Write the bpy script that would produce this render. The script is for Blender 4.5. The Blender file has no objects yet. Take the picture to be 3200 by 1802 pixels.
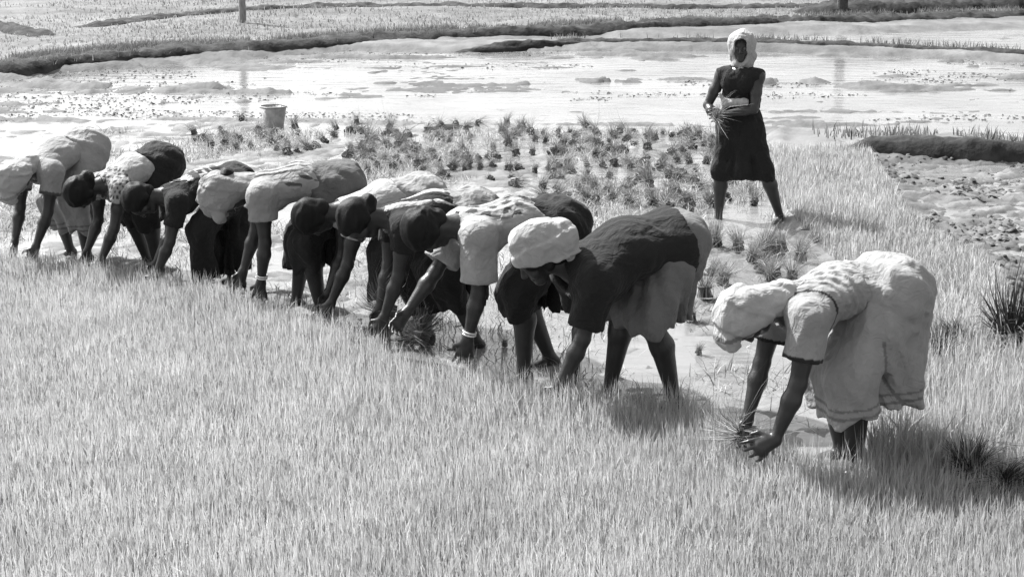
import bpy, math, random
import numpy as np
from mathutils import Vector

# ------------------------------------------------------------------ camera, sky, sun, exposure
scene = bpy.context.scene
COL = scene.collection
rng = np.random.default_rng(7)
random.seed(7)
R = math.radians
CAM_H, PITCH, FPX = 2.87, R(13.82), 1706.67
cam = bpy.data.cameras.new('camera')
cam.sensor_width = 36.0
cam.lens = FPX / 1024 * 36.0
cam.clip_start, cam.clip_end = 0.1, 6000
cam_o = bpy.data.objects.new('camera', cam)
cam_o.location = (0, 0, CAM_H)
cam_o.rotation_euler = (R(90) - PITCH, 0, 0)
COL.objects.link(cam_o)
scene.camera = cam_o

SUN_EL, SUN_AZ = R(47), R(-48)          # azimuth from +Y towards +X: the sun stands behind the scene, to the left
world = bpy.data.worlds.new('World')
scene.world = world
world.use_nodes = True
wn = world.node_tree
sky = wn.nodes.new('ShaderNodeTexSky')
sky.sky_type = 'NISHITA'
sky.sun_disc = False
sky.sun_elevation = SUN_EL
sky.sun_rotation = SUN_AZ
sky.dust_density = 4.0
sky.air_density = 1.5
bw = wn.nodes.new('ShaderNodeRGBToBW')   # black-and-white film
bg = wn.nodes['Background']
bg.inputs['Strength'].default_value = 0.092
wn.links.new(sky.outputs[0], bw.inputs[0])
wn.links.new(bw.outputs[0], bg.inputs['Color'])

sun = bpy.data.lights.new('sun', 'SUN')
sun.energy = 3.6
sun.angle = R(1.5)
sun_o = bpy.data.objects.new('sun', sun)
sdir = Vector((math.sin(SUN_AZ) * math.cos(SUN_EL), math.cos(SUN_AZ) * math.cos(SUN_EL), math.sin(SUN_EL)))
sun_o.rotation_euler = sdir.to_track_quat('Z', 'Y').to_euler()
COL.objects.link(sun_o)

scene.view_settings.view_transform = 'Standard'
scene.view_settings.look = 'None'
scene.view_settings.gamma = 1.0
scene.view_settings.exposure = 1.68
scene.render.resolution_x, scene.render.resolution_y = 1024, 576
scene.cycles.max_bounces = 6

# ------------------------------------------------------------------ helpers
def ground(px, py, z=0.0):
    """point of the plane z seen at a place of the survey photograph (1024 x 576)"""
    dx, dy = (px - 512) / FPX, (py - 288) / FPX
    c, s = math.cos(PITCH), math.sin(PITCH)
    v = (dx, c - dy * s, -s - dy * c)
    t = (z - CAM_H) / v[2]
    return np.array([v[0] * t, v[1] * t, z])

def gpoly(pts, k=1.0):
    return np.array([ground(x * k, y * k)[:2] for x, y in pts])

def inside(poly, x, y):
    r = np.zeros(x.shape, bool)
    n = len(poly)
    for i in range(n):
        x1, y1 = poly[i]
        x2, y2 = poly[(i + 1) % n]
        c = ((y1 > y) != (y2 > y))
        r ^= c & (x < (x2 - x1) * (y - y1) / (y2 - y1 + 1e-12) + x1)
    return r

def edge_dist(poly, x, y):
    d = np.full(x.shape, 1e9)
    n = len(poly)
    for i in range(n):
        a, b = poly[i], poly[(i + 1) % n]
        ab = b - a
        t = np.clip(((x - a[0]) * ab[0] + (y - a[1]) * ab[1]) / (ab @ ab + 1e-12), 0, 1)
        d = np.minimum(d, np.hypot(x - a[0] - t * ab[0], y - a[1] - t * ab[1]))
    return d

def soft(poly, x, y, w):
    d = edge_dist(poly, x, y)
    d = np.where(inside(poly, x, y), d, -d)
    return np.clip(0.5 + d / w, 0, 1)

_lat = np.random.default_rng(3).random((256, 256))
def noise2(x, y):
    xi, yi = np.floor(x).astype(int), np.floor(y).astype(int)
    fx, fy = x - xi, y - yi
    fx, fy = fx * fx * (3 - 2 * fx), fy * fy * (3 - 2 * fy)
    g = lambda i, j: _lat[i & 255, j & 255]
    return (g(xi, yi) * (1 - fx) + g(xi + 1, yi) * fx) * (1 - fy) + (g(xi, yi + 1) * (1 - fx) + g(xi + 1, yi + 1) * fx) * fy

def fbm(x, y, o=4):
    r, a, t = 0, 0.5, 0
    for i in range(o):
        r = r + a * noise2(x * 2 ** i + 17.3 * i, y * 2 ** i + 5.1 * i)
        t += a
        a *= 0.5
    return r / t

def link(ob, parent=None):
    COL.objects.link(ob)
    if parent is not None:
        ob.parent = parent
    return ob

def mesh_np(name, v, f, tone=None, smooth=True):
    """v (n,3), f (m,3 or 4) with -1 padding allowed for triangles in a quad list"""
    me = bpy.data.meshes.new(name)
    v = np.asarray(v, np.float32)
    f = np.asarray(f, np.int32)
    me.vertices.add(len(v))
    me.vertices.foreach_set('co', v.ravel())
    w = f.shape[1]
    if w == 4 and (f[:, 3] < 0).any():
        cnt = np.where(f[:, 3] < 0, 3, 4)
        idx = f.ravel()
        idx = idx[idx >= 0]
    else:
        cnt = np.full(len(f), w)
        idx = f.ravel()
    st = np.concatenate([[0], np.cumsum(cnt)[:-1]]).astype(np.int32)
    me.loops.add(len(idx))
    me.loops.foreach_set('vertex_index', idx.astype(np.int32))
    me.polygons.add(len(f))
    me.polygons.foreach_set('loop_start', st)
    me.polygons.foreach_set('loop_total', cnt.astype(np.int32))
    if smooth:
        me.polygons.foreach_set('use_smooth', np.ones(len(f), bool))
    if tone is not None:
        at = me.attributes.new('tone', 'FLOAT', 'POINT')
        at.data.foreach_set('value', np.asarray(tone, np.float32))
    me.update(calc_edges=True)
    me.validate()
    return me

def obj(name, me, mat, parent=None, **props):
    ob = bpy.data.objects.new(name, me)
    if me is not None and mat is not None and not me.materials:
        me.materials.append(mat)
    for k, v in props.items():
        ob[k] = v
    return link(ob, parent)

# ------------------------------------------------------------------ materials (all grey: the photograph is black and white)
def material(name, albedo, rough=0.7, var=0.25, scale=8.0, bump=0.0, bscale=60.0, tone=False, spec=0.3, translucent=0.0, stretch=None, sheen=0.0, cloth=0.0):
    m = bpy.data.materials.new(name)
    m.use_nodes = True
    nt = m.node_tree
    N, L = nt.nodes, nt.links
    p = N['Principled BSDF']
    p.inputs['Roughness'].default_value = rough
    p.inputs['Specular IOR Level'].default_value = spec
    if sheen:
        p.inputs['Sheen Weight'].default_value = sheen
    tc = N.new('ShaderNodeTexCoord')
    src = tc.outputs['Object']
    if stretch:
        mp = N.new('ShaderNodeMapping')
        mp.inputs['Scale'].default_value = stretch
        L.new(src, mp.inputs[0])
        src = mp.outputs[0]
    nz = N.new('ShaderNodeTexNoise')
    nz.inputs['Scale'].default_value = scale
    nz.inputs['Detail'].default_value = 5
    L.new(src, nz.inputs['Vector'])
    mr = N.new('ShaderNodeMapRange')
    mr.inputs['From Min'].default_value = 0.3
    mr.inputs['From Max'].default_value = 0.7
    mr.inputs['To Min'].default_value = albedo * (1 - var)
    mr.inputs['To Max'].default_value = albedo * (1 + var)
    L.new(nz.outputs[0], mr.inputs[0])
    out = mr.outputs[0]
    if tone:
        a = N.new('ShaderNodeAttribute')
        a.attribute_name = 'tone'
        mu = N.new('ShaderNodeMath')
        mu.operation = 'MULTIPLY'
        L.new(out, mu.inputs[0])
        L.new(a.outputs['Fac'], mu.inputs[1])
        out = mu.outputs[0]
    L.new(out, p.inputs['Base Color'])
    if bump:
        nb = N.new('ShaderNodeTexNoise')
        nb.inputs['Scale'].default_value = bscale
        nb.inputs['Detail'].default_value = 4
        L.new(src, nb.inputs['Vector'])
        bp = N.new('ShaderNodeBump')
        bp.inputs['Strength'].default_value = bump
        bp.inputs['Distance'].default_value = 0.02
        L.new(nb.outputs[0], bp.inputs['Height'])
        L.new(bp.outputs[0], p.inputs['Normal'])
    if cloth:
        # fine ridged creases of worn cotton
        hs = []
        for sc, st in ((9.0, (1, 1, .45)), (22.0, (.6, 1, .8))):
            mp = N.new('ShaderNodeMapping')
            mp.inputs['Scale'].default_value = st
            mp.inputs['Rotation'].default_value = (.4, .5 * len(hs) + .3, .2)
            L.new(tc.outputs['Object'], mp.inputs[0])
            nc = N.new('ShaderNodeTexNoise')
            nc.inputs['Scale'].default_value = sc
            nc.inputs['Detail'].default_value = 3
            nc.inputs['Distortion'].default_value = .8
            L.new(mp.outputs[0], nc.inputs['Vector'])
            sb = N.new('ShaderNodeMath')
            sb.operation = 'SUBTRACT'
            sb.inputs[1].default_value = .5
            L.new(nc.outputs[0], sb.inputs[0])
            ab = N.new('ShaderNodeMath')
            ab.operation = 'ABSOLUTE'
            L.new(sb.outputs[0], ab.inputs[0])
            hs.append(ab)
        ad = N.new('ShaderNodeMath')
        ad.operation = 'ADD'
        L.new(hs[0].outputs[0], ad.inputs[0])
        L.new(hs[1].outputs[0], ad.inputs[1])
        bp = N.new('ShaderNodeBump')
        bp.inputs['Strength'].default_value = cloth
        bp.inputs['Distance'].default_value = 0.05
        L.new(ad.outputs[0], bp.inputs['Height'])
        L.new(bp.outputs[0], p.inputs['Normal'])
    if translucent:
        tr = N.new('ShaderNodeBsdfTranslucent')
        L.new(out, tr.inputs['Color'])
        mx = N.new('ShaderNodeMixShader')
        mx.inputs[0].default_value = translucent
        L.new(p.outputs[0], mx.inputs[1])
        L.new(tr.outputs[0], mx.inputs[2])
        L.new(mx.outputs[0], N['Material Output'].inputs['Surface'])
    return m

M = {}
M['mud'] = material('wet_mud', 0.20, 0.55, 0.45, 3.0, 0.6, 14, spec=0.5)
M['bund'] = material('dark_bund_mud', 0.028, 0.9, 0.85, 5.0, 0.9, 12, spec=0.2)
M['ground'] = material('field_ground', 1.0, 0.75, 0.30, 2.5, 0.5, 18, tone=True, spec=0.12)
M['grass'] = material('rice_seedling', 0.38, 0.5, 0.12, 1.2, tone=True, spec=0.2, translucent=0.55)
M['farveg'] = material('far_field_grass', 0.26, 0.7, 0.2, 0.6, tone=True, spec=0.2, translucent=0.3)
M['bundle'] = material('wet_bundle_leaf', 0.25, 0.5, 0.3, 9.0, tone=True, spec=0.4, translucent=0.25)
M['bundle_dark'] = material('dark_bundle_leaf', 0.045, 0.5, 0.3, 9.0, tone=True, spec=0.3, translucent=0.15)  # dark leaf colour, also on the tufts that deepen a shadow
M['root'] = material('muddy_roots', 0.06, 0.8, 0.4, 30.0, 0.6, 60)
M['tie'] = material('straw_tie', 0.10, 0.8, 0.3, 30.0)
M['wood'] = material('grey_wood', 0.24, 0.8, 0.35, 12.0, 0.5, 40, stretch=(6, 6, 0.6))
M['skin'] = material('dark_skin', 0.030, 0.36, 0.25, 9.0, 0.12, 90, tone=True, spec=0.35)
M['hair'] = material('black_hair', 0.008, 0.6, 0.3, 30.0, 0.2, 160, spec=0.15, stretch=(1, 1, 0.2))
M['cloth_white'] = material('white_cotton', 0.31, 0.85, 0.12, 6.0, tone=True, spec=0.1, sheen=0.05, cloth=0.42)
M['cloth_pale'] = material('pale_cotton', 0.235, 0.85, 0.12, 6.0, tone=True, spec=0.1, sheen=0.05, cloth=0.42)
M['cloth_grey'] = material('grey_cotton', 0.11, 0.85, 0.12, 6.0, tone=True, spec=0.1, sheen=0.05, cloth=0.42)
M['cloth_dark'] = material('dark_cotton', 0.018, 0.85, 0.12, 6.0, tone=True, spec=0.1, sheen=0.05, cloth=0.42)
M['metal'] = material('bangle_metal', 0.7, 0.25, 0.05, 30.0, spec=0.8)

def water_material():
    m = bpy.data.materials.new('paddy_water')
    m.use_nodes = True
    nt = m.node_tree
    N, L = nt.nodes, nt.links
    p = N['Principled BSDF']
    p.inputs['Roughness'].default_value = 0.06
    p.inputs['IOR'].default_value = 1.33
    tc = N.new('ShaderNodeTexCoord')
    n1 = N.new('ShaderNodeTexNoise')
    n1.inputs['Scale'].default_value = 0.5
    n1.inputs['Detail'].default_value = 6
    L.new(tc.outputs['Object'], n1.inputs['Vector'])
    mr = N.new('ShaderNodeMapRange')
    mr.inputs['From Min'].default_value = 0.3
    mr.inputs['From Max'].default_value = 0.7
    mr.inputs['To Min'].default_value = 0.10
    mr.inputs['To Max'].default_value = 0.22
    L.new(n1.outputs[0], mr.inputs[0])
    L.new(mr.outputs[0], p.inputs['Base Color'])
    nb = N.new('ShaderNodeTexNoise')
    nb.inputs['Scale'].default_value = 3.5
    nb.inputs['Detail'].default_value = 5
    wm = N.new('ShaderNodeMapping')
    wm.inputs['Scale'].default_value = (.5, 1.6, 1)
    L.new(tc.outputs['Object'], wm.inputs[0])
    L.new(wm.outputs[0], nb.inputs['Vector'])
    bp = N.new('ShaderNodeBump')
    bp.inputs['Strength'].default_value = 0.4
    bp.inputs['Distance'].default_value = 0.03
    L.new(nb.outputs[0], bp.inputs['Height'])
    L.new(bp.outputs[0], p.inputs['Normal'])
    return m
M['water'] = water_material()

# ------------------------------------------------------------------ the fields: zones measured on the ground
D = 0.3975                                    # survey sheet -> 1024 wide picture
bed = gpoly([(-300, 250), (-60, 268), (60, 279), (150, 290), (215, 310), (270, 328), (320, 346), (375, 367), (440, 396), (520, 408), (600, 418),
             (690, 428), (750, 452), (800, 478), (850, 492), (900, 478), (935, 440), (970, 412), (1024, 400), (1400, 395), (1500, 900), (-600, 900)])
lawn = gpoly([(775, 134), (800, 133), (850, 140), (868, 156), (890, 190), (905, 215), (930, 238), (985, 262), (1010, 300), (1030, 330), (1500, 345), (1500, 470), (850, 492), (905, 400),
              (880, 300), (835, 262), (800, 232), (768, 190)])
clods = gpoly([(868, 160), (1500, 172), (1500, 345), (1030, 330), (985, 262), (930, 238), (890, 190)])
lake = gpoly([(-700, 90), (0, 79), (60, 72), (140, 64), (230, 59), (350, 49), (470, 53), (570, 49), (690, 50), (765, 52), (830, 55), (900, 56), (1024, 62), (1600, 85),
              (1600, 152), (1024, 142), (880, 136), (800, 131), (700, 126), (560, 124), (440, 124), (330, 122), (200, 119), (0, 122), (-700, 150)])
strip = gpoly([(430, 44), (560, 39), (690, 36), (800, 34), (1024, 28), (1700, 12), (1700, 78), (1024, 55), (900, 48), (765, 43), (690, 44), (570, 44)])
work = gpoly([(-700, 150), (0, 122), (200, 119), (330, 122), (440, 124), (560, 124), (700, 126), (775, 132), (770, 190), (800, 240), (850, 250), (900, 300), (905, 400),
              (850, 492), (800, 478), (750, 452), (690, 428), (600, 418), (520, 408), (440, 396), (375, 368), (320, 348), (270, 332), (215, 316), (150, 297), (60, 290), (-60, 280), (-700, 240)])
ripple = gpoly([(370, 64), (430, 60), (490, 63), (497, 85), (480, 108), (390, 104), (372, 84)])

def height_tone(x, y):
    n1 = fbm(x * 0.9, y * 0.9)
    n2 = fbm(x * 4 + 40, y * 4 + 11)
    n3 = fbm(x * 11 + 3, y * 11 + 70, 3)
    h = 0.10 + 0.10 * (n1 - 0.5) + 0.03 * (n3 - .5)
    t = 0.125 + 0.10 * (fbm(x * .25 + 3, y * .7, 5) - .5)
    def put(w, hh, tt):
        nonlocal h, t
        h = h * (1 - w) + hh * w
        t = t * (1 - w) + tt * w
    left = np.clip((-x * 0.14 - 0.15), 0, 1)
    ns = fbm(x * 0.55 + 9, y * 1.5 + 31, 5)
    ed = np.clip(1.3 - (30 - y) / 9, 0, 1) + left
    ln = 0.085 * np.clip(1 - np.abs(fbm(x * .22 + 7, y * 1.1 + 3, 5) - .5) * 13, 0, 1) * np.clip(.45 + ed, 0, 1) * (fbm(x * .8, y * .8 + 9) > .42)
    put(soft(lake, x, y, 0.5), -0.050 + 0.19 * (ns - .5) + 0.06 * (n2 - .5) * (0.6 + left) + 0.05 * (n3 - .5) + 0.034 * left + ln, 0.10 + 0.06 * (n3 - .5))
    rp = soft(ripple, x, y, 2.5) * np.clip(fbm(x * .35 + 3, y * 1.5 + 8, 5) * 10 - 3.9, 0, 1)
    put(rp, 0.012 + 0.03 * (n3 - .5), 0.07)
    put(soft(strip, x, y, 0.5), -0.02 + 0.09 * (n1 - .5) + 0.06 * (n2 - .5), 0.14)
    put(soft(work, x, y, 0.15), -0.012 + 0.07 * (n1 - .5) + 0.07 * (n2 - .5) + 0.07 * (n3 - .5), 0.105 + 0.20 * (n3 - .5) + .12 * (n1 - .5))
    put(soft(clods, x, y, 0.4), 0.004 + 0.06 * (n2 - .5) + 0.09 * (n3 - .5) + .06 * (fbm(x * 26, y * 26, 3) - .5), 0.095 + 0.18 * (n3 - .5) + .10 * (n2 - .5))
    put(soft(lawn, x, y, 0.3), 0.05 + 0.04 * (n2 - .5), 0.16)
    put(soft(bed, x, y, 0.12), 0.03 + 0.03 * (n2 - .5), 0.10)
    return h, np.clip(t, 0.03, 1)

def grid_mesh(xs, ys, name):
    X, Y = np.meshgrid(xs, ys)
    H, T = height_tone(X, Y)
    v = np.stack([X, Y, H], -1).reshape(-1, 3)
    nx, ny = len(xs), len(ys)
    i = (np.arange(ny - 1)[:, None] * nx + np.arange(nx - 1)[None, :]).ravel()
    f = np.stack([i, i + 1, i + nx + 1, i + nx], -1)
    return mesh_np(name, v, f, T.ravel())

xs = np.concatenate([-np.geomspace(2500, 9.2, 26), np.arange(-9, 9.01, 0.045), np.geomspace(9.2, 2500, 26)])
ys = np.concatenate([-np.geomspace(400, 3, 6), np.linspace(1, 6, 8), np.arange(6.1, 16, 0.045), 16 * np.exp(np.arange(0, 1.05, 0.0045)), np.geomspace(48, 4000, 24)])
obj('ground', grid_mesh(xs, ys, 'ground'), M['ground'], kind='structure')

def sheet(name, poly, z, mat):
    me = bpy.data.meshes.new(name)
    me.from_pydata([(x, y, z) for x, y in poly], [], [list(range(len(poly)))])
    me.update()
    return obj(name, me, mat, kind='structure')
wp = gpoly([(-700, 92), (0, 81), (60, 74), (140, 66), (230, 61), (350, 51), (470, 48), (570, 42), (690, 38), (800, 36), (1024, 29), (1700, 14), (1700, 345), (1030, 335), (900, 400), (850, 500), (700, 440), (440, 400), (320, 352), (215, 320), (60, 295), (-60, 286), (-700, 255)])
sheet('paddy_water', wp, 0.0, M['water'])

# ------------------------------------------------------------------ bunds (earth banks between the paddies)
def bund(name, pts, width, hgt, seed, taper=14.0, mat='bund'):
    P = [ground(x, y)[:2] for x, y in pts]
    out = []
    for a, b in zip(P[:-1], P[1:]):
        n = max(2, int(np.hypot(*(b - a)) / 0.07))
        for i in range(n):
            out.append(a + (b - a) * i / n)
    C = np.array(out + [P[-1]])
    # soften corners
    for _ in range(12):
        C[1:-1] = (C[:-2] + C[1:-1] * 2 + C[2:]) / 4
    T = np.gradient(C, axis=0)
    T /= np.linalg.norm(T, axis=1)[:, None]
    Nn = np.stack([-T[:, 1], T[:, 0]], -1)
    k = 11
    u = np.linspace(-1, 1, k)
    s = np.arange(len(C))
    V = []
    for j in range(k):
        wob = 1 + 0.5 * (fbm(s * 0.11 + seed, np.full(len(C), seed * 3.1 + (j > 5))) - .5)
        off = u[j] * width * wob
        prof = (1 - abs(u[j]) ** 4)
        z = -0.08 + (hgt + 0.08) * prof * (0.75 + 0.5 * fbm(s * 0.14 + j * .35 + seed, np.full(len(C), seed + j * .4)))
        z = z + .6 * hgt * prof * (fbm(s * .55 + j * 1.3 + seed, np.full(len(C), seed * 2 + j * 1.1), 3) - .5)
        end = np.clip(np.minimum(s, len(C) - 1 - s) / taper, 0, 1) ** .6
        z = -0.08 + (z + 0.08) * end
        V.append(np.column_stack([C + Nn * off[:, None], z]))
    V = np.array(V)
    n = len(C)
    i = (np.arange(k - 1)[:, None] * n + np.arange(n - 1)[None, :]).ravel()
    f = np.stack([i, i + n, i + n + 1, i + 1], -1)
    return obj(name, mesh_np(name, V.reshape(-1, 3), f), M[mat], kind='structure')

bund('long_bund', [(-260, 98), (0, 75), (60, 68), (137, 60), (232, 55), (352, 46), (430, 41), (506, 38), (573, 36), (640, 32), (704, 29), (791, 27), (866, 25), (1024, 20), (1300, 12)], 0.45, 0.19, 1)
bund('low_bund', [(440, 53), (500, 51), (576, 47), (688, 47), (758, 47), (832, 50), (896, 52), (960, 55), (1024, 59), (1300, 78)], 0.22, 0.13, 2)
bund('near_bund', [(835, 153), (860, 155), (880, 156), (920, 158), (970, 160), (1024, 161), (1250, 168)], 0.27, 0.20, 3, taper=4.0)
bund('far_bund', [(60, 33), (120, 28), (180, 21), (240, 15), (330, 12), (430, 11), (600, 12), (760, 13), (900, 12)], 0.45, 0.16, 4)
bund('far_right_bund', [(780, 17), (815, 18), (850, 18), (920, 16), (977, 12), (1100, 11)], 0.7, 0.34, 5)
bund('work_bund', [(400, 128), (430, 129), (465, 128), (490, 124)], 0.16, 0.10, 6)
bund('back_left_bund', [(-60, 30), (10, 36), (40, 42), (70, 44)], 0.4, 0.2, 8)

# ------------------------------------------------------------------ grass and seedlings
def blades(name, pos, hgt, wid, lean, tone, mat, seed, segs=3, wind=(0, 0)):
    r = np.random.default_rng(seed)
    n = len(pos)
    az = r.random(n) * 2 * np.pi
    ld = np.stack([np.cos(az) * lean + wind[0], np.sin(az) * lean + wind[1]], -1)
    fa = r.random(n) * np.pi
    w = np.stack([np.cos(fa), np.sin(fa), np.zeros(n)], -1) * (wid * .5)[:, None]
    vs, ts = [], []
    for k in range(segs + 1):
        q = k / segs
        c = np.column_stack([pos[:, :2] + ld * (hgt * (0.35 * q + 0.65 * q * q))[:, None], pos[:, 2] + hgt * (q - 0.18 * q * q * np.minimum(1, (lean * 2)))])
        if k < segs:
            ww = w * (1 - 0.55 * q)
            vs += [c - ww, c + ww]
        else:
            vs += [c]
    V = np.stack(vs, 1)
    nv = 2 * segs + 1
    base = (np.arange(n) * nv)[:, None]
    F = []
    for k in range(segs - 1):
        F.append(base + np.array([[2 * k, 2 * k + 1, 2 * k + 3, 2 * k + 2]]))
    F.append(np.concatenate([base + np.array([[2 * segs - 2, 2 * segs - 1, 2 * segs]]), np.full((n, 1), -1)], 1))
    T = np.repeat(tone[:, None], nv, 1)
    return mesh_np(name, V.reshape(-1, 3), np.concatenate(F), T.ravel(), smooth=False)

def scatter(poly, n, lo, hi, seed, edge=0.0):
    r = np.random.default_rng(seed)
    P = np.column_stack([r.uniform(lo[0], hi[0], n), r.uniform(lo[1], hi[1], n)])
    k = inside(poly, P[:, 0], P[:, 1])
    # frustum with a margin for a step to the side
    z = P[:, 1]
    k &= (np.abs(P[:, 0]) < z * 0.31 + 1.0)
    P = P[k]
    h, _ = height_tone(P[:, 0], P[:, 1])
    return np.column_stack([P, h - 0.01])

p = scatter(bed, 600000, (-5.6, 5.6), (5.9, 13.0), 21)
r = np.random.default_rng(5)
ed = np.clip(edge_dist(bed, p[:, 0], p[:, 1]) / 0.5, 0, 1)
patch = fbm(p[:, 0] * 1.6, p[:, 1] * 1.6)
h = (0.075 + 0.065 * r.random(len(p))) * (1.9 - 0.9 * ed) * (0.7 + 0.6 * patch)
# thin the clear water patch at the feet of the nearest worker
keep = r.random(len(p)) < 0.95
p, h, patch = p[keep], h[keep], patch[keep]
tone = np.clip(r.normal(1.0, 0.11, len(p)), 0.6, 1.4) * (0.9 + 0.2 * patch)
obj('rice_seedlings', blades('rice_seedlings', p, h, r.uniform(0.004, 0.0075, len(p)), np.abs(r.normal(0, 0.26, len(p))), tone, 'grass', 11, segs=2, wind=(-0.02, -0.01)), M['grass'],
    kind='stuff', label='dense bed of pale rice seedlings filling the foreground', category='seedlings')

p = scatter(lawn, 200000, (1.5, 6.5), (7.0, 17.5), 22)
h = (0.05 + 0.09 * r.random(len(p))) * (0.5 + fbm(p[:, 0] * 2, p[:, 1] * 2)) * (1 + 0.9 * np.clip((11.5 - p[:, 1]) / 3, 0, 1))
tone = np.clip(r.normal(0.95, 0.2, len(p)), 0.4, 1.5)
obj('short_grass', blades('short_grass', p, h, r.uniform(0.006, 0.011, len(p)), np.abs(r.normal(0, 0.3, len(p))), tone, 'grass', 12, segs=2), M['grass'],
    kind='stuff', label='short pale grass on the wet ground at the right', category='grass')

far = gpoly([(-300, 95), (0, 70), (60, 64), (137, 56), (232, 51), (352, 43), (506, 34), (640, 28), (791, 23), (1024, 17), (1250, 10), (1250, -45), (-300, -45)])
r2 = np.random.default_rng(8)
n = 110000
yy = 1 / r2.uniform(1 / 62, 1 / 17, n)
xx = r2.uniform(-1, 1, n) * (yy * 0.33 + 1.0)
k = inside(far, xx, yy)
xx, yy = xx[k], yy[k]
hh, _ = height_tone(xx, yy)
g = fbm(xx * 0.5, yy * 0.35)
k = r2.random(len(xx)) < np.clip(g * 2.2 - 0.35, 0.1, 1)
p = np.column_stack([xx, yy, hh - .01])[k]
h = r2.uniform(0.025, 0.085, len(p)) * (0.4 + 1.2 * g[k])
obj('far_grass', blades('far_grass', p, h, r2.uniform(0.014, 0.03, len(p)), np.abs(r2.normal(0, .35, len(p))), np.clip(r2.normal(1.1, .3, len(p)), .4, 2), 'farveg', 13, segs=2), M['farveg'],
    kind='stuff', label='low pale grass on the fields beyond the long bund', category='grass')

# tufts along the bund crests
def bund_tufts(pts, n, seed, hh):
    r = np.random.default_rng(seed)
    P = np.array([ground(x, y)[:2] for x, y in pts])
    seg = r.integers(0, len(P) - 1, n)
    t = r.random(n)
    q = P[seg] + (P[seg + 1] - P[seg]) * t[:, None] + r.normal(0, 0.2, (n, 2)) + np.array([0, .3])
    k = fbm(q[:, 0] * 1.3 + seed, q[:, 1] * .8) > 0.44
    q = q[k]
    return np.column_stack([q, np.full(len(q), hh)])
q = np.concatenate([bund_tufts([(-100, 83), (0, 74), (60, 67), (137, 59), (232, 54), (352, 45), (506, 37), (640, 31), (791, 26), (1024, 19)], 26000, 31, 0.12),
                    bund_tufts([(845, 150), (920, 154), (970, 156), (1024, 157), (1100, 160)], 900, 33, 0.12),
                    bund_tufts([(560, 46), (688, 46), (758, 46), (896, 51), (1024, 58)], 1800, 34, 0.07)])
obj('bund_grass', blades('bund_grass', q, r.uniform(0.05, 0.16, len(q)), r.uniform(.008, .018, len(q)), np.abs(r.normal(0, .4, len(q))), np.clip(r.normal(.7, .25, len(q)), .15, 1.3), 'farveg', 14, segs=2), M['farveg'],
    kind='stuff', label='dark weedy grass along the crests of the mud banks', category='grass')

# clods of ploughed mud on the right paddy (uncountable)
def clod_mesh():
    r = np.random.default_rng(41)
    n = 9000
    P = np.column_stack([r.uniform(2.5, 7.0, n), r.uniform(9.5, 17.5, n)])
    P = P[inside(clods, P[:, 0], P[:, 1])]
    P = P[fbm(P[:, 0] * 1.7, P[:, 1] * 1.1) > 0.42]
    hh, _ = height_tone(P[:, 0], P[:, 1])
    oct_v = np.array([[1, 0, 0], [.6, .7, 0], [-.3, .95, 0], [-1, .1, 0], [-.5, -.8, 0], [.5, -.85, 0], [.45, .2, .62], [-.3, .4, .7], [-.1, -.4, .6]])
    oct_f = np.array([[0, 1, 6], [1, 2, 7], [1, 7, 6], [2, 3, 7], [3, 8, 7], [3, 4, 8], [4, 5, 8], [5, 6, 8], [5, 0, 6], [6, 7, 8]])
    V, F, T = [], [], []
    for i, (x, y) in enumerate(P):
        s = .008 + .026 * r.random() ** 2 + (.02 if r.random() < .05 else 0)
        v = oct_v * s * r.uniform(.5, 1.5, (9, 3)) * [1.3, 1, .8]
        a = r.random() * 6.28
        c, sn = math.cos(a), math.sin(a)
        v = np.column_stack([v[:, 0] * c - v[:, 1] * sn, v[:, 0] * sn + v[:, 1] * c, v[:, 2]])
        V.append(v + [x, y, max(hh[i], -.005)])
        F.append(oct_f + 9 * i)
        T.append(np.full(9, r.uniform(.03, .15)))
    return mesh_np('mud_clods', np.concatenate(V), np.concatenate(F), np.concatenate(T), smooth=False)
obj('mud_clods', clod_mesh(), M['ground'], kind='stuff', label='broken mud clods scattered over the wet paddy at the right', category='clods')

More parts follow.
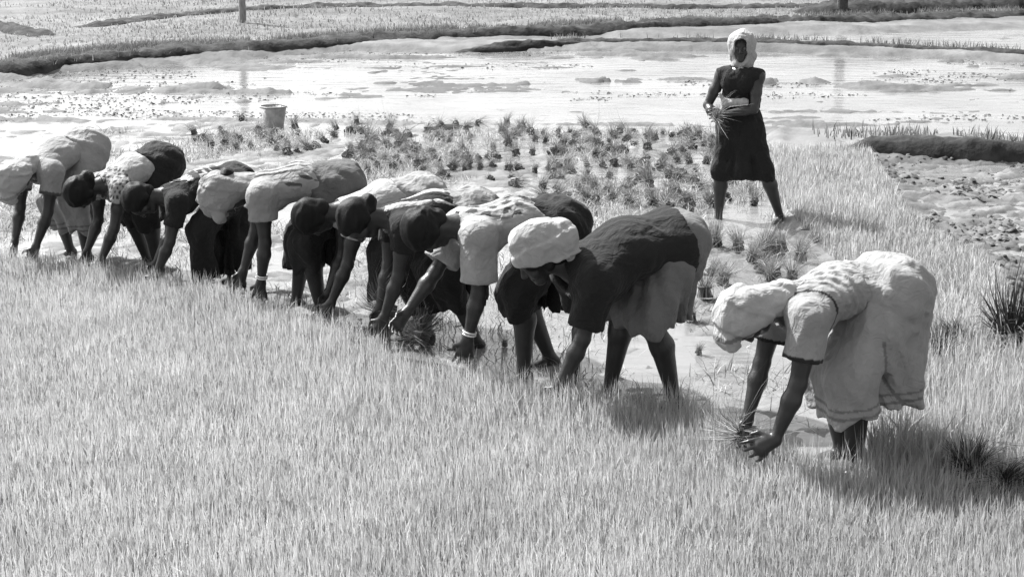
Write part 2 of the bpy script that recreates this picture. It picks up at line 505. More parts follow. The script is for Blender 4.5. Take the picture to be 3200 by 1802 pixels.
# ------------------------------------------------------------------ bundles of uprooted seedlings
def bundle_parts(seed, n, h, spread, width):
    r = np.random.default_rng(seed)
    a = r.random(n) * 6.283
    q = np.sqrt(r.random(n)) * 0.30 * spread
    pos = np.column_stack([np.cos(a) * q, np.sin(a) * q, np.full(n, 0.0)])
    leafh = h * r.uniform(.7, 1.1, n)
    me = blades('leaves', pos, leafh, np.full(n, width), np.zeros(n), np.clip(r.normal(.75, .42, n), .15, 2.2), 'bundle', seed + 100, segs=3)
    # splay outwards above the tie
    co = np.empty(len(me.vertices) * 3, np.float32)
    me.vertices.foreach_get('co', co)
    co = co.reshape(-1, 3)
    q = np.clip(co[:, 2] / h, 0, 2)
    up = np.clip(q - .25, 0, 2)
    an = np.repeat(a + r.normal(0, .7, n), 7)
    out = np.repeat(r.gamma(2.0, .5, n), 7) * h * up ** 1.35 * 1.15
    f = 0.55 + 0.45 * np.abs(q - .25) / .25 * (q < .25)
    flop = np.array([r.normal(0, .35), r.normal(0, .35)]) * h
    co[:, 0] = co[:, 0] * f + np.cos(an) * out + flop[0] * up ** 1.5
    co[:, 1] = co[:, 1] * f + np.sin(an) * out + flop[1] * up ** 1.5
    co[:, 2] -= (out ** 2) * 1.1 / h
    co[:, 2] = np.maximum(co[:, 2], h * .06)
    me.vertices.foreach_set('co', co.ravel())
    me.update()
    me.materials.append(M['bundle'])
    k, rings = 10, 5
    V, F = [], []
    for i in range(rings):
        t = i / (rings - 1)
        rad = spread * .21 * (0.55 + 0.6 * math.sin(math.pi * min(1, t + .12))) * (1 - .25 * t)
        for j in range(k):
            an = j / k * 6.283
            rr = rad * r.uniform(.75, 1.2)
            V.append((math.cos(an) * rr, math.sin(an) * rr, -0.03 + t * h * .13))
    for i in range(rings - 1):
        for j in range(k):
            F.append((i * k + j, i * k + (j + 1) % k, (i + 1) * k + (j + 1) % k, (i + 1) * k + j))
    rt = mesh_np('roots', V, F, None)
    rt.materials.append(M['root'])
    V, F = [], []
    k2 = 12
    for j in range(k2):
        an = j / k2 * 6.283
        for m_ in range(4):
            b = m_ / 4 * 6.283
            rad = spread * .235 + .006 * math.cos(b)
            V.append((math.cos(an) * rad, math.sin(an) * rad, h * .30 + .009 * math.sin(b)))
    for j in range(k2):
        for m_ in range(4):
            F.append((j * 4 + m_, ((j + 1) % k2) * 4 + m_, ((j + 1) % k2) * 4 + (m_ + 1) % 4, j * 4 + (m_ + 1) % 4))
    ti = mesh_np('tie', V, F, None)
    ti.materials.append(M['tie'])
    return me, rt, ti

SMALL = [bundle_parts(200 + i, 110, 0.22, 0.17, 0.008) for i in range(9)]
BIG = [bundle_parts(300 + i, 170, 0.30, 0.20, 0.0065) for i in range(4)]

def bundle(px, py, variant, s=1.0, lean=(0, 0), label=None, group=None, z=0.0, loc=None):
    g = ground(px, py) if loc is None else np.array(loc)
    e = bpy.data.objects.new('seedling_bundle', None)
    e.empty_display_size = 0.1
    e.location = (g[0], g[1], z)
    e.rotation_euler = (lean[0], lean[1], random.random() * 6.28)
    e.scale = (s, s, s)
    link(e)
    e['label'] = label
    e['category'] = 'bundle'
    if group:
        e['group'] = group
    for nm, me in zip(('leaves', 'roots', 'tie'), variant):
        obj(nm, me, None, e)
    return e

crop_a = [(80, 130), (260, 120), (540, 120), (640, 210), (760, 210), (980, 190), (1080, 200), (1260, 140), (1350, 210), (1530, 200), (1690, 190), (1790, 240), (1920, 200), (2000, 225),
          (2070, 210), (2170, 210), (2280, 300), (880, 280), (960, 340), (1100, 300), (1150, 355), (1240, 280), (1430, 275), (1650, 305), (1580, 370), (1790, 340), (740, 385), (1390, 405),
          (1300, 410), (1970, 390), (1880, 465), (2110, 370), (1480, 490), (1390, 500), (1640, 520), (1770, 490), (2110, 560), (780, 545), (890, 520), (1070, 540), (1240, 560), (1255, 490),
          (920, 610), (1010, 620), (840, 680), (950, 700), (1200, 740), (1310, 705), (1440, 590), (1600, 630), (1690, 625), (1540, 715), (1640, 740), (1800, 680), (1450, 790), (980, 790),
          (860, 800), (1100, 880), (400, 620), (90, 380), (160, 500), (30, 520), (290, 430), (410, 340), (530, 300), (350, 420), (300, 510), (150, 350), (1000, 240), (1480, 230), (1850, 260), (2230, 230), (680, 160), (1130, 230)]
crop_b = [(150, 380), (360, 190), (570, 340), (430, 380), (330, 385), (480, 300), (1440, 240), (1400, 290), (1500, 390), (1360, 330), (1260, 400), (1200, 570), (1290, 560), (1360, 520),
          (1430, 480), (1880, 540), (1990, 550), (1950, 440), (2110, 520), (2220, 390), (2320, 350), (1800, 600), (1740, 630), (1860, 590), (680, 330), (1130, 450), (1210, 480), (1320, 440), (1180, 400), (760, 290), (1550, 330), (250, 330)]
spots = [((1400 + x / 2.862) * .32, (330 + y / 2.862) * .32) for x, y in crop_a] + [((600 + x / 2.342) * .32, (280 + y / 2.342) * .32) for x, y in crop_b]
zone = np.array([(190, 122), (430, 121), (700, 127), (768, 142), (772, 200), (700, 208), (600, 202), (560, 188), (430, 168), (330, 152), (200, 142)], float)
rz = random.Random(12)
tries = 0
while len(spots) < 235 and tries < 6000:
    tries += 1
    x, y = rz.uniform(190, 772), rz.uniform(120, 208)
    if not inside(zone, np.array([x]), np.array([y]))[0]:
        continue
    if min(math.hypot(x - a, (y - c) * 2.4) for a, c in spots) < 9 or rz.random() > fbm(np.array([x * .03]), np.array([y * .07]))[0] * 1.5 - .1:
        continue
    spots.append((x, y))
ZL = [('small dark seedling bundle in the sparse scatter behind the left workers', 'seedling bundles behind the left workers'),
      ('small dark seedling bundle in shallow water above the middle of the row', 'seedling bundles above the middle of the row'),
      ('small dark seedling bundle in the dense cluster left of the standing woman', 'seedling bundles left of the standing woman')]
for i, (x, y) in enumerate(spots):
    s = random.uniform(.5, 1.08)
    lab, grp = ZL[0 if x < 330 else 1 if x < 500 else 2]
    flat = random.random() < .42
    ln_ = (random.choice((-1, 1)) * random.uniform(1.0, 1.35), random.uniform(-.3, .3)) if flat else (random.uniform(-.7, .7), random.uniform(-.7, .7))
    bundle(x + random.uniform(-1, 1), y + 6, SMALL[i % 9], s, ln_, lab, grp, z=.02 if flat else 0)

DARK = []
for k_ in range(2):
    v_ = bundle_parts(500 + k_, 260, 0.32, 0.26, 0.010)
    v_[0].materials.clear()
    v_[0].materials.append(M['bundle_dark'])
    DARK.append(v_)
big = [(716, 248, 0, 1.0, 'pale leafy seedling bundle on the wet ground left of the standing woman\'s feet'),
       (738, 252, 1, .9, 'leafy seedling bundle just below the standing woman\'s left foot'),
       (752, 262, 2, .85, 'drooping seedling bundle in the middle of the cluster below the standing woman'),
       (782, 254, 3, .95, 'wide leafy seedling bundle below the standing woman\'s trailing foot'),
       (800, 262, 0, .9, 'rightmost seedling bundle of the cluster below the standing woman'),
       (775, 276, 1, .8, 'shaded seedling bundle just above the pale head cloth of the nearest woman'),
       (705, 300, 2, 1.0, 'grey seedling bundle between the pale skirt and the nearest woman\'s head cloth'),
       (690, 322, 3, .7, 'low seedling bundle lying at the water edge behind the pale skirt'),
       (938, 372, 1, 1.15, 'ragged dark seedling bundle in the grass right of the nearest woman'),
       (958, 352, 2, .8, 'small seedling tuft beside the ragged bundle at the right'),
       (698, 354, 0, .38, 'tiny dark seedling clump alone on the pale water by the pale skirt'),
       (838, 172, 1, .55, 'small dark seedling clump on the grass right of the standing woman'),
       (296, 130, 2, .8, 'leaning seedling bundle beside the grey bucket'),
       (357, 124, 0, .6, 'thin upright seedling tuft at the edge of the bright water'),
       (505, 346, 2, .35, 'tiny dark clump on the water between the woven-saree woman and the dark legs')]
for x, y, v, s, lab in big:
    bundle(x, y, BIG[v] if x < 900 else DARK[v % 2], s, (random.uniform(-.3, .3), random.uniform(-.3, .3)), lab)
bundle(975, 486, DARK[1], 1.0, (.2, .3), 'dark grass-like seedling tuft in the shaded bed right of the nearest woman\'s feet')  # dark-coloured tuft put in to deepen the cast shadow
bundle(1000, 497, DARK[0], .9, (-.2, .3), 'dark seedling tuft at the far end of the nearest woman\'s shadow')  # second added tuft, darkens where that shadow ends
for k_ in range(11):
    bundle(rz.uniform(700, 830), rz.uniform(236, 284), BIG[k_ % 4], rz.uniform(.6, .95), (rz.uniform(-.8, .8), rz.uniform(-.8, .8)),
           'slumped leafy seedling bundle in the loose heap below the standing woman', 'loose heap of bundles below the standing woman')
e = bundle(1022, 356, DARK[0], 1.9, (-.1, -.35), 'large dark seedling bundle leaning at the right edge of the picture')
e.rotation_euler[2] = 0.3

# ------------------------------------------------------------------ stakes far behind
def stake(px, py, h, rad, tilt, label, mat='wood'):
    g = ground(px, py)
    V, F = [], []
    k, n = 9, 7
    for i in range(n):
        t = i / (n - 1)
        for j in range(k):
            a = j / k * 6.283
            rr = rad * (1 - .15 * t) * random.uniform(.9, 1.1)
            V.append((math.cos(a) * rr + tilt * t * h + .012 * math.sin(t * 5), math.sin(a) * rr, -.1 + t * (h + .1)))
    for i in range(n - 1):
        for j in range(k):
            F.append((i * k + j, i * k + (j + 1) % k, (i + 1) * k + (j + 1) % k, (i + 1) * k + j))
    V.append((tilt * h, 0, h + .02))
    for j in range(k):
        F.append(((n - 1) * k + j, (n - 1) * k + (j + 1) % k, len(V) - 1, -1))
    e = obj('wooden_stake', mesh_np('wooden_stake', V, F), M[mat], label=label, category='stake')
    e.location = (g[0], g[1], 0.05)
    return e
stake(243, 28, 1.7, 0.07, -.02, 'weathered upright wooden stake in the far field at upper left')
stake(841, 20, 1.3, 0.11, 0.02, 'stubby dark stake standing by the far bank at upper right', 'root')

# torn seedlings and weeds lying about on the wet mud between the bundles (uncountable)
r3 = np.random.default_rng(55)
q = np.column_stack([r3.uniform(-5, 5, 90000), r3.uniform(8.5, 19, 90000)])
q = q[inside(work, q[:, 0], q[:, 1])]
q = q[(fbm(q[:, 0] * 1.1 + 4, q[:, 1] * 1.1 + 2) + .35 * fbm(q[:, 0] * 5, q[:, 1] * 5) > .70) & ((q[:, 1] > 13.2) | (r3.random(len(q)) < .4)) & (np.abs(q[:, 0]) < q[:, 1] * .31 + .8)]
hh, _ = height_tone(q[:, 0], q[:, 1])
q = np.column_stack([q, np.maximum(hh, 0) - .004])
obj('loose_seedlings', blades('loose_seedlings', q, r3.uniform(.03, .12, len(q)), r3.uniform(.005, .010, len(q)), np.abs(r3.normal(1.0, .7, len(q))), np.clip(r3.normal(.8, .35, len(q)), .2, 1.6), 'grass', 15, segs=2), M['grass'],
    kind='stuff', label='loose torn seedlings lying on the wet mud between the bundles', category='seedlings')

# ------------------------------------------------------------------ bucket behind the left workers
def lathe(prof, k=24):
    V, F = [], []
    for rr, z in prof:
        for j in range(k):
            a = j / k * 6.283
            V.append((math.cos(a) * rr, math.sin(a) * rr, z))
    for i in range(len(prof) - 1):
        for j in range(k):
            F.append((i * k + j, i * k + (j + 1) % k, (i + 1) * k + (j + 1) % k, (i + 1) * k + j))
    return V, F
def ring_tube(rad, z, t, a0=0.0, a1=6.283, tilt=False, k=28):
    V, F = [], []
    for j in range(k + 1):
        a = a0 + (a1 - a0) * j / k
        for m_ in range(6):
            q = m_ / 6 * 6.283
            R_ = rad + t * math.cos(q)
            V.append((math.cos(a) * R_, t * math.sin(q), z + math.sin(a) * R_ * .8) if tilt else (math.cos(a) * R_, math.sin(a) * R_, z + t * math.sin(q)))
    for j in range(k):
        for m_ in range(6):
            F.append((j * 6 + m_, (j + 1) * 6 + m_, (j + 1) * 6 + (m_ + 1) % 6, j * 6 + (m_ + 1) % 6))
    return V, F
M['bucket'] = material('dull_grey_bucket', 0.26, 0.45, 0.4, 9.0, 0.2, 30, spec=0.4)
g = ground(274, 126)
e = bpy.data.objects.new('bucket', None)
e.location = (g[0], g[1], -.02)
e['label'] = 'dull grey bucket standing at the edge of the bright water behind the left workers'
e['category'] = 'bucket'
link(e)
obj('body', mesh_np('body', *lathe([(.0, .0), (.105, .0), (.112, .02), (.15, .25), (.146, .25), (.105, .03), (0, .03)])), M['bucket'], e)
obj('rim', mesh_np('rim', *ring_tube(.15, .25, .008)), M['bucket'], e)
obj('handle', mesh_np('handle', *ring_tube(.156, .235, .005, 0, 3.1416)), M['bucket'], e)

# stubble and floating bits on the flooded paddy (uncountable)
r4 = np.random.default_rng(66)
yy = 1 / r4.uniform(1 / 31, 1 / 17.5, 26000)
xx = r4.uniform(-1, 1, 26000) * (yy * .31 + 1)
k = inside(lake, xx, yy) & (fbm(xx * .35 + 2, yy * .9 + 5, 5) + .25 * np.clip(-xx * .12, 0, 1) > .60)
q = np.column_stack([xx[k], yy[k], np.full(k.sum(), -.005)])
obj('paddy_stubble', blades('paddy_stubble', q, r4.uniform(.008, .03, len(q)), r4.uniform(.02, .06, len(q)), np.abs(r4.normal(2.2, 1.2, len(q))), np.clip(r4.normal(.6, .3, len(q)), .15, 1.4), 'farveg', 16, segs=2), M['farveg'],
    kind='stuff', label='rotting stubble and floating bits on the flooded paddy', category='stubble')

# ------------------------------------------------------------------ people: bodies and clothes as blended solids, meshed with surface nets
A3 = lambda *a: np.array(a, float)
def unit(v):
    v = np.asarray(v, float)
    return v / (np.linalg.norm(v) + 1e-12)

class Solid:
    def __init__(s, lo, hi, h):
        s.h = h
        s.lo = np.asarray(lo, float)
        s.n = np.ceil((np.asarray(hi, float) - s.lo) / h).astype(int) + 1
        s.D = np.full(s.n, 0.5, np.float32)
        s.ax = [(s.lo[i] + np.arange(s.n[i]) * h).astype(np.float32) for i in range(3)]
    def _sub(s, lo, hi):
        a = np.clip(np.floor((lo - s.lo) / s.h).astype(int), 0, s.n)
        b = np.clip(np.ceil((hi - s.lo) / s.h).astype(int) + 1, 0, s.n)
        return tuple(slice(a[i], b[i]) for i in range(3))
    def cone(s, a, b, r1, r2=None, k=0.02, sq=(), planes=(), op='add'):
        """round cone a-b; sq: [(axis, factor)] stretches the section; planes: [(point, normal)] keeps the side the normal points away from"""
        a, b = np.asarray(a, float), np.asarray(b, float)
        r2 = r1 if r2 is None else r2
        fm = max([1.0] + [f for _, f in sq])
        m = max(r1, r2) * fm + abs(k) + 3 * s.h
        sl = s._sub(np.minimum(a, b) - m, np.maximum(a, b) + m)
        if any(q.stop <= q.start for q in sl):
            return
        X, Y, Z = np.meshgrid(s.ax[0][sl[0]], s.ax[1][sl[1]], s.ax[2][sl[2]], indexing='ij', sparse=True)
        ab = b - a
        L2 = ab @ ab
        if L2 > 1e-10:
            t = np.clip(((X - a[0]) * ab[0] + (Y - a[1]) * ab[1] + (Z - a[2]) * ab[2]) / L2, 0, 1)
        else:
            t = np.float32(0)
        vx, vy, vz = X - a[0] - t * ab[0], Y - a[1] - t * ab[1], Z - a[2] - t * ab[2]
        for axv, f in sq:
            axv = unit(axv)
            dt = (vx * axv[0] + vy * axv[1] + vz * axv[2]) * (1 - 1 / f)
            vx, vy, vz = vx - dt * axv[0], vy - dt * axv[1], vz - dt * axv[2]
        d = np.sqrt(vx * vx + vy * vy + vz * vz) - (r1 + t * (r2 - r1))
        for pt, nn in planes:
            nn = unit(nn)
            d = np.maximum(d, (X - pt[0]) * nn[0] + (Y - pt[1]) * nn[1] + (Z - pt[2]) * nn[2])
        o = s.D[sl]
        if op == 'add':
            if k > 0:
                hh = np.clip(0.5 + 0.5 * (o - d) / k, 0, 1)
                s.D[sl] = o * (1 - hh) + d * hh - k * hh * (1 - hh)
            else:
                s.D[sl] = np.minimum(o, d)
        elif op == 'sub':
            s.D[sl] = np.maximum(o, -d)
    def ball(s, c, r, **kw):
        s.cone(c, c, r, r, **kw)
    def cut(s, pt, nn):
        nn = unit(nn)
        X, Y, Z = np.meshgrid(*s.ax, indexing='ij', sparse=True)
        s.D = np.maximum(s.D, ((X - pt[0]) * nn[0] + (Y - pt[1]) * nn[1] + (Z - pt[2]) * nn[2]).astype(np.float32))
    def cutf(s, fn):
        X, Y_, Z = np.meshgrid(*s.ax, indexing='ij', sparse=True)
        s.D = np.maximum(s.D, fn(X, Y_, Z).astype(np.float32))
    def displace(s, fn):
        idx = np.nonzero(np.abs(s.D) < 0.06)
        P = [s.ax[i][idx[i]] for i in range(3)]
        s.D[idx] += fn(*P).astype(np.float32)
    def mesh(s, name, tone=None, tf=None):
        Dg = s.D
        Dg[0], Dg[-1], Dg[:, 0], Dg[:, -1], Dg[:, :, 0], Dg[:, :, -1] = 1, 1, 1, 1, 1, 1
        ins = Dg < 0
        n = s.n
        c = [slice(0, -1), slice(1, None)]
        cnt = np.zeros(n - 1, np.int8)
        for i in (0, 1):
            for j in (0, 1):
                for k in (0, 1):
                    cnt += ins[c[i], c[j], c[k]]
        act = (cnt > 0) & (cnt < 8)
        I = np.argwhere(act)
        ids = np.full(n - 1, -1, np.int32)
        ids[act] = np.arange(len(I))
        acc = np.zeros((len(I), 3))
        num = np.zeros(len(I))
        val = lambda o: Dg[I[:, 0] + o[0], I[:, 1] + o[1], I[:, 2] + o[2]]
        for axis in range(3):
            o1, o2 = [q for q in range(3) if q != axis]
            for u in (0, 1):
                for v in (0, 1):
                    a = [0, 0, 0]
                    a[o1], a[o2] = u, v
                    b = list(a)
                    b[axis] = 1
                    da, db = val(a), val(b)
                    m = (da < 0) != (db < 0)
                    t = da[m] / (da[m] - db[m])
                    pt = np.tile(np.array(a, float), (m.sum(), 1))
                    pt[:, axis] = t
                    acc[m] += pt
                    num[m] += 1
        V = s.lo + (I + acc / num[:, None]) * s.h
        F = []
        for axis in range(3):
            o1, o2 = [(1, 2), (2, 0), (0, 1)][axis]
            sa = [slice(1, -1)] * 3
            sb = [slice(1, -1)] * 3
            sa[axis], sb[axis] = slice(0, -1), slice(1, None)
            A, B = ins[tuple(sa)], ins[tuple(sb)]
            for flip in (0, 1):
                E = np.argwhere((A & ~B) if flip == 0 else (~A & B))
                if not len(E):
                    continue
                G = E.copy()
                G[:, o1] += 1
                G[:, o2] += 1
                def cell(d1, d2):
                    q = G.copy()
                    q[:, o1] += d1
                    q[:, o2] += d2
                    return ids[q[:, 0], q[:, 1], q[:, 2]]
                quad = np.stack([cell(-1, -1), cell(0, -1), cell(0, 0), cell(-1, 0)], -1)
                F.append(quad if flip == 0 else quad[:, ::-1])
        F = np.concatenate(F)
        # one relaxing pass
        for _ in range(2):
            sm = np.zeros_like(V)
            ct = np.zeros(len(V))
            for a, b in ((0, 1), (1, 2), (2, 3), (3, 0)):
                np.add.at(sm, F[:, a], V[F[:, b]])
                np.add.at(ct, F[:, a], 1)
            V = V * .5 + .5 * sm / np.maximum(ct, 1)[:, None]
        T = np.ones(len(V)) if tone is None else tone(V[:, 0], V[:, 1], V[:, 2])
        return mesh_np(name, V, F, T)

def two_bone(a, c, l1, l2, pole):
    d = c - a
    L = np.linalg.norm(d)
    if L > (l1 + l2) * .995:
        c = a + d / L * (l1 + l2) * .995
        d = c - a
        L = np.linalg.norm(d)
    u = d / L
    x = (l1 * l1 - l2 * l2 + L * L) / (2 * L)
    h = math.sqrt(max(l1 * l1 - x * x, 0))
    pl = pole - (pole @ u) * u
    return a + u * x + unit(pl) * h, c

Y = A3(0, 1, 0)
def skeleton(c):
    """joints of one worker in her own frame: facing -x, up +z, left side -y"""
    J = {}
    a = R(c['drop'])
    t = A3(-math.cos(a), 0, -math.sin(a))
    dorsal = A3(-math.sin(a), 0, math.cos(a))
    P = A3(c['hx'], 0, c['hz'])
    Ls = c.get('trunk', .47)
    roll = R(c.get('roll', 0))
    side = Y * math.cos(roll) + dorsal * math.sin(roll)
    J['P'], J['t'], J['d'] = P, t, dorsal
    J['M'] = P + t * Ls * .45 + dorsal * c.get('curve', .035)
    J['N'] = P + t * Ls + dorsal * c.get('curve', .035) * .3
    b = R(c['beta'])
    cr = A3(-math.sin(b), 0, math.cos(b))
    fc = A3(-math.cos(b), 0, -math.sin(b))
    hy = R(c.get('hyaw', 0))        # turn the face about the crown axis, + towards the left side
    sd = unit(np.cross(fc, cr))
    fc2 = fc * math.cos(hy) + sd * math.sin(hy)
    sd2 = unit(np.cross(fc2, cr))
    J['cr'], J['fc'], J['sd'] = cr, fc2, sd2
    J['H'] = J['N'] + unit(t * .45 + cr * .8) * .185 + fc2 * .02
    for s, nm in ((-1, 'L'), (1, 'R')):
        J['sh' + nm] = J['N'] - t * .045 + side * s * .155 - dorsal * (.035 + c.get('reach', 0))
        J['hip' + nm] = P + Y * s * .085 - dorsal * .0
        J['el' + nm], J['wr' + nm] = two_bone(J['sh' + nm], A3(*c['hand' + nm]), .275, .25, A3(*c.get('pole' + nm, (.8, s * .5, .1))))
        J['kn' + nm], J['an' + nm] = two_bone(J['hip' + nm], A3(*c['foot' + nm]) + A3(0, 0, .07), .40, .40, A3(-1, s * .25, .1))
    return J

def hand(S, J, nm, c, fing=0.0085):
    el, wr = J['el' + nm], J['wr' + nm]
    d = unit(wr - el)
    if 'hdir' + nm in c:
        d = unit(d * .35 + unit(A3(*c['hdir' + nm])))
    s = -1 if nm == 'L' else 1
    pal = A3(*c.get('palm' + nm, (.2, -s * 1.0, -.3)))
    pal = unit(pal - (pal @ d) * d)             # palm normal
    sd = unit(np.cross(d, pal)) * s             # towards the little finger side
    up = A3(*c.get('thumb' + nm, (-1, 0, .2)))
    if sd @ up > 0:
        sd = -sd
    S.cone(wr, wr + d * .075, .021, .027, k=.012, sq=[(sd, 1.45)])
    curl = c.get('curl', 0.9)
    for i, (off, ln) in enumerate(((-.036, .070), (-.012, .078), (.012, .072), (.036, .057))):
        p0 = wr + d * .082 + sd * off
        dirn = unit(d + sd * off * 6)
        p = p0 - d * .02
        ang = 0
        for j, f in enumerate((.46, .32, .26)):
            q = p + (dirn * math.cos(ang) + pal * math.sin(ang)) * ln * f * (1.25 if j == 0 else 1)
            S.cone(p, q, fing * (1.12 - .1 * j), fing * (1.02 - .1 * j), k=.003)
            p = q
            ang += curl * (.55 + .12 * i)
    p = wr + d * .025 - sd * .026
    q = p + unit(d * .55 - sd * .75 + pal * .35) * .042
    e = q + unit(d * .85 - sd * .15 + pal * .55) * .034
    S.cone(p, q, .0125, .0105, k=.008)
    S.cone(q, e, .0105, .0085, k=.004)

def head(S, J):
    H, c, f, s = J['H'], J['cr'], J['fc'], J['sd']
    S.ball(H + c * .025 - f * .012, .076, k=.02, sq=[(f, 1.24)])
    S.cone(H + f * .032 + c * .005, H + f * .050 - c * .080, .058, .036, k=.03)
    for q in (-1, 1):
        S.ball(H + f * .058 - c * .03 + s * q * .034, .026, k=.02)
        S.cone(H + s * q * .012 + f * .084 + c * .026, H + s * q * .045 + f * .070 + c * .024, .010, .009, k=.01)
        S.ball(H + s * q * .031 + f * .088 + c * .006, .013, op='sub')
        S.ball(H + s * q * .031 + f * .074 + c * .006, .0125, k=.002)
        S.ball(H + s * q * .076 - f * .008 - c * .008, .019, k=.006, sq=[(c, 1.6), (f, 1.2)])
        S.cone(H + s * q * .012 + f * .098 - c * .026, H + s * q * .010 + f * .094 - c * .024, .009, k=.006)
    S.cone(H + f * .086 + c * .016, H + f * .108 - c * .024, .008, .013, k=.01)
    for dz in (-.050, -.060):
        S.cone(H - s * .017 + f * .080 + c * dz, H + s * .017 + f * .080 + c * dz, .009, k=.004, sq=[(f, 1.35)])
    S.ball(H + f * .066 - c * .088, .022, k=.02)
    S.cone(J['N'] + J['t'] * -.02 - J['d'] * .01, H - f * .025 - c * .04, .056, .050, k=.03)

def torso(S, J, g=0.0, k=.05, lo=0.0, w=1.0):
    P, M_, N_, t, d = J['P'], J['M'], J['N'], J['t'], J['d']
    if lo < .2:
        S.cone(P - Y * .055, P + Y * .055, .098 + g, k=k)
        S.cone(P - t * .03 + d * .02 - Y * .06, P - t * .03 + d * .02 + Y * .06, .088 + g, k=k)
    S.cone(P + (M_ - P) * max(lo, 0), M_, .090 + g, .086 + g, k=k, sq=[(Y, 1.38 * w)])
    S.cone(M_, N_ - t * .07 - d * .03, .088 + g, .084 + g, k=k, sq=[(Y, 1.5 * w)])
    S.cone(J['shL'] * .8 + J['shR'] * .2, J['shR'] * .8 + J['shL'] * .2, .060 + g, k=k)
    S.cone(N_ - t * .05 - d * .02, N_ + t * .005, .075 + g, .055 + g * .6, k=k)
    for q in (-1, 1):
        S.ball(M_ * .35 + N_ * .65 - t * .02 - d * .085 + Y * q * .065, .052 + g, k=k)

def limbs(S, J):
    for nm in 'LR':
        sh, el, wr = J['sh' + nm], J['el' + nm], J['wr' + nm]
        S.ball(sh, .056, k=.04)
        S.cone(sh, sh * .5 + el * .5, .049, .047, k=.03)
        S.cone(sh * .5 + el * .5, el, .047, .035, k=.02)
        S.ball(el, .0365, k=.012)
        S.cone(el, el * .7 + wr * .3, .034, .042, k=.015)
        S.ball(wr, .0235, k=.01, sq=[(Y, 1.2)])
        S.cone(el * .7 + wr * .3, wr, .041, .023, k=.015)
        hp, kn, an = J['hip' + nm], J['kn' + nm], J['an' + nm]
        S.cone(hp, kn, .092, .058, k=.05)
        sh_ = unit(an - kn)
        back = unit(np.cross(sh_, Y))
        if back[0] < 0:
            back = -back
        S.ball(kn - back * .012, .053, k=.02)
        S.cone(kn, kn * .68 + an * .32 + back * .02, .052, .058, k=.02)
        S.cone(kn * .68 + an * .32 + back * .02, an, .058, .031, k=.02)
        S.ball(an, .031, k=.012, sq=[(Y, 1.15)])
        S.cone(an - A3(-.03, 0, .03), an + A3(-.05, 0, -.045), .030, .027, k=.02)
        S.cone(an + A3(-.05, 0, -.045), an + A3(-.16, 0, -.055), .027, .019, k=.015, sq=[(Y, 1.6)])

def bbox(J, pad=.25):
    pts = np.array([v for k, v in J.items() if k not in ('t', 'd', 'cr', 'fc', 'sd')])
    lo, hi = pts.min(0) - pad, pts.max(0) + pad
    lo[2] = max(lo[2], -.04)
    return lo, hi

_l3 = np.random.default_rng(9).random((32, 32, 32)).astype(np.float32)
def noise3(x, y, z):
    xi, yi, zi = np.floor(x).astype(int), np.floor(y).astype(int), np.floor(z).astype(int)
    fx, fy, fz = x - xi, y - yi, z - zi
    fx, fy, fz = [f * f * (3 - 2 * f) for f in (fx, fy, fz)]
    xi, yi, zi = xi & 31, yi & 31, zi & 31
    xj, yj, zj = (xi + 1) & 31, (yi + 1) & 31, (zi + 1) & 31
    a = (_l3[xi, yi, zi] * (1 - fx) + _l3[xj, yi, zi] * fx) * (1 - fy) + (_l3[xi, yj, zi] * (1 - fx) + _l3[xj, yj, zi] * fx) * fy
    b = (_l3[xi, yi, zj] * (1 - fx) + _l3[xj, yi, zj] * fx) * (1 - fy) + (_l3[xi, yj, zj] * (1 - fx) + _l3[xj, yj, zj] * fx) * fy
    return a * (1 - fz) + b * fz

def crease(x, y, z, along, fa, fx_, seed):
    """ridged noise drawn out along a direction: cloth creases"""
    al = unit(along)
    o1 = unit(np.cross(al, A3(.31, .52, .79)))
    o2 = np.cross(al, o1)
    wob = .035 * noise3(x * 6 + seed, y * 6, z * 6)
    u = (x * al[0] + y * al[1] + z * al[2]) * fa + seed * 3.7
    v = (x * o1[0] + y * o1[1] + z * o1[2] + wob) * fx_ + seed * 1.3
    w = (x * o2[0] + y * o2[1] + z * o2[2] - wob) * fx_
    n = noise3(u, v, w)
    return 1 - np.abs(2 * n - 1) ** .8

def folds(amp, seed, dirs, warp=.03):
    r = np.random.default_rng(seed)
    ph = r.random((len(dirs), 3)) * 6.28
    def fn(x, y, z):
        wx = warp * np.sin(9 * y + 7 * z + ph[0, 0]) + warp * np.sin(13 * x - 8 * z + ph[0, 1])
        o = 0
        for (dx, dy, dz, fr, am), p in zip(dirs, ph):
            u = (dx * x + dy * y + dz * z + wx) * fr + p[0]
            o = o + am * (np.abs(np.sin(u)) ** 1.4 - .5) * (0.6 + 0.4 * np.sin(7 * x + 9 * y + 8 * z + p[1]))
        return o * amp
    return fn

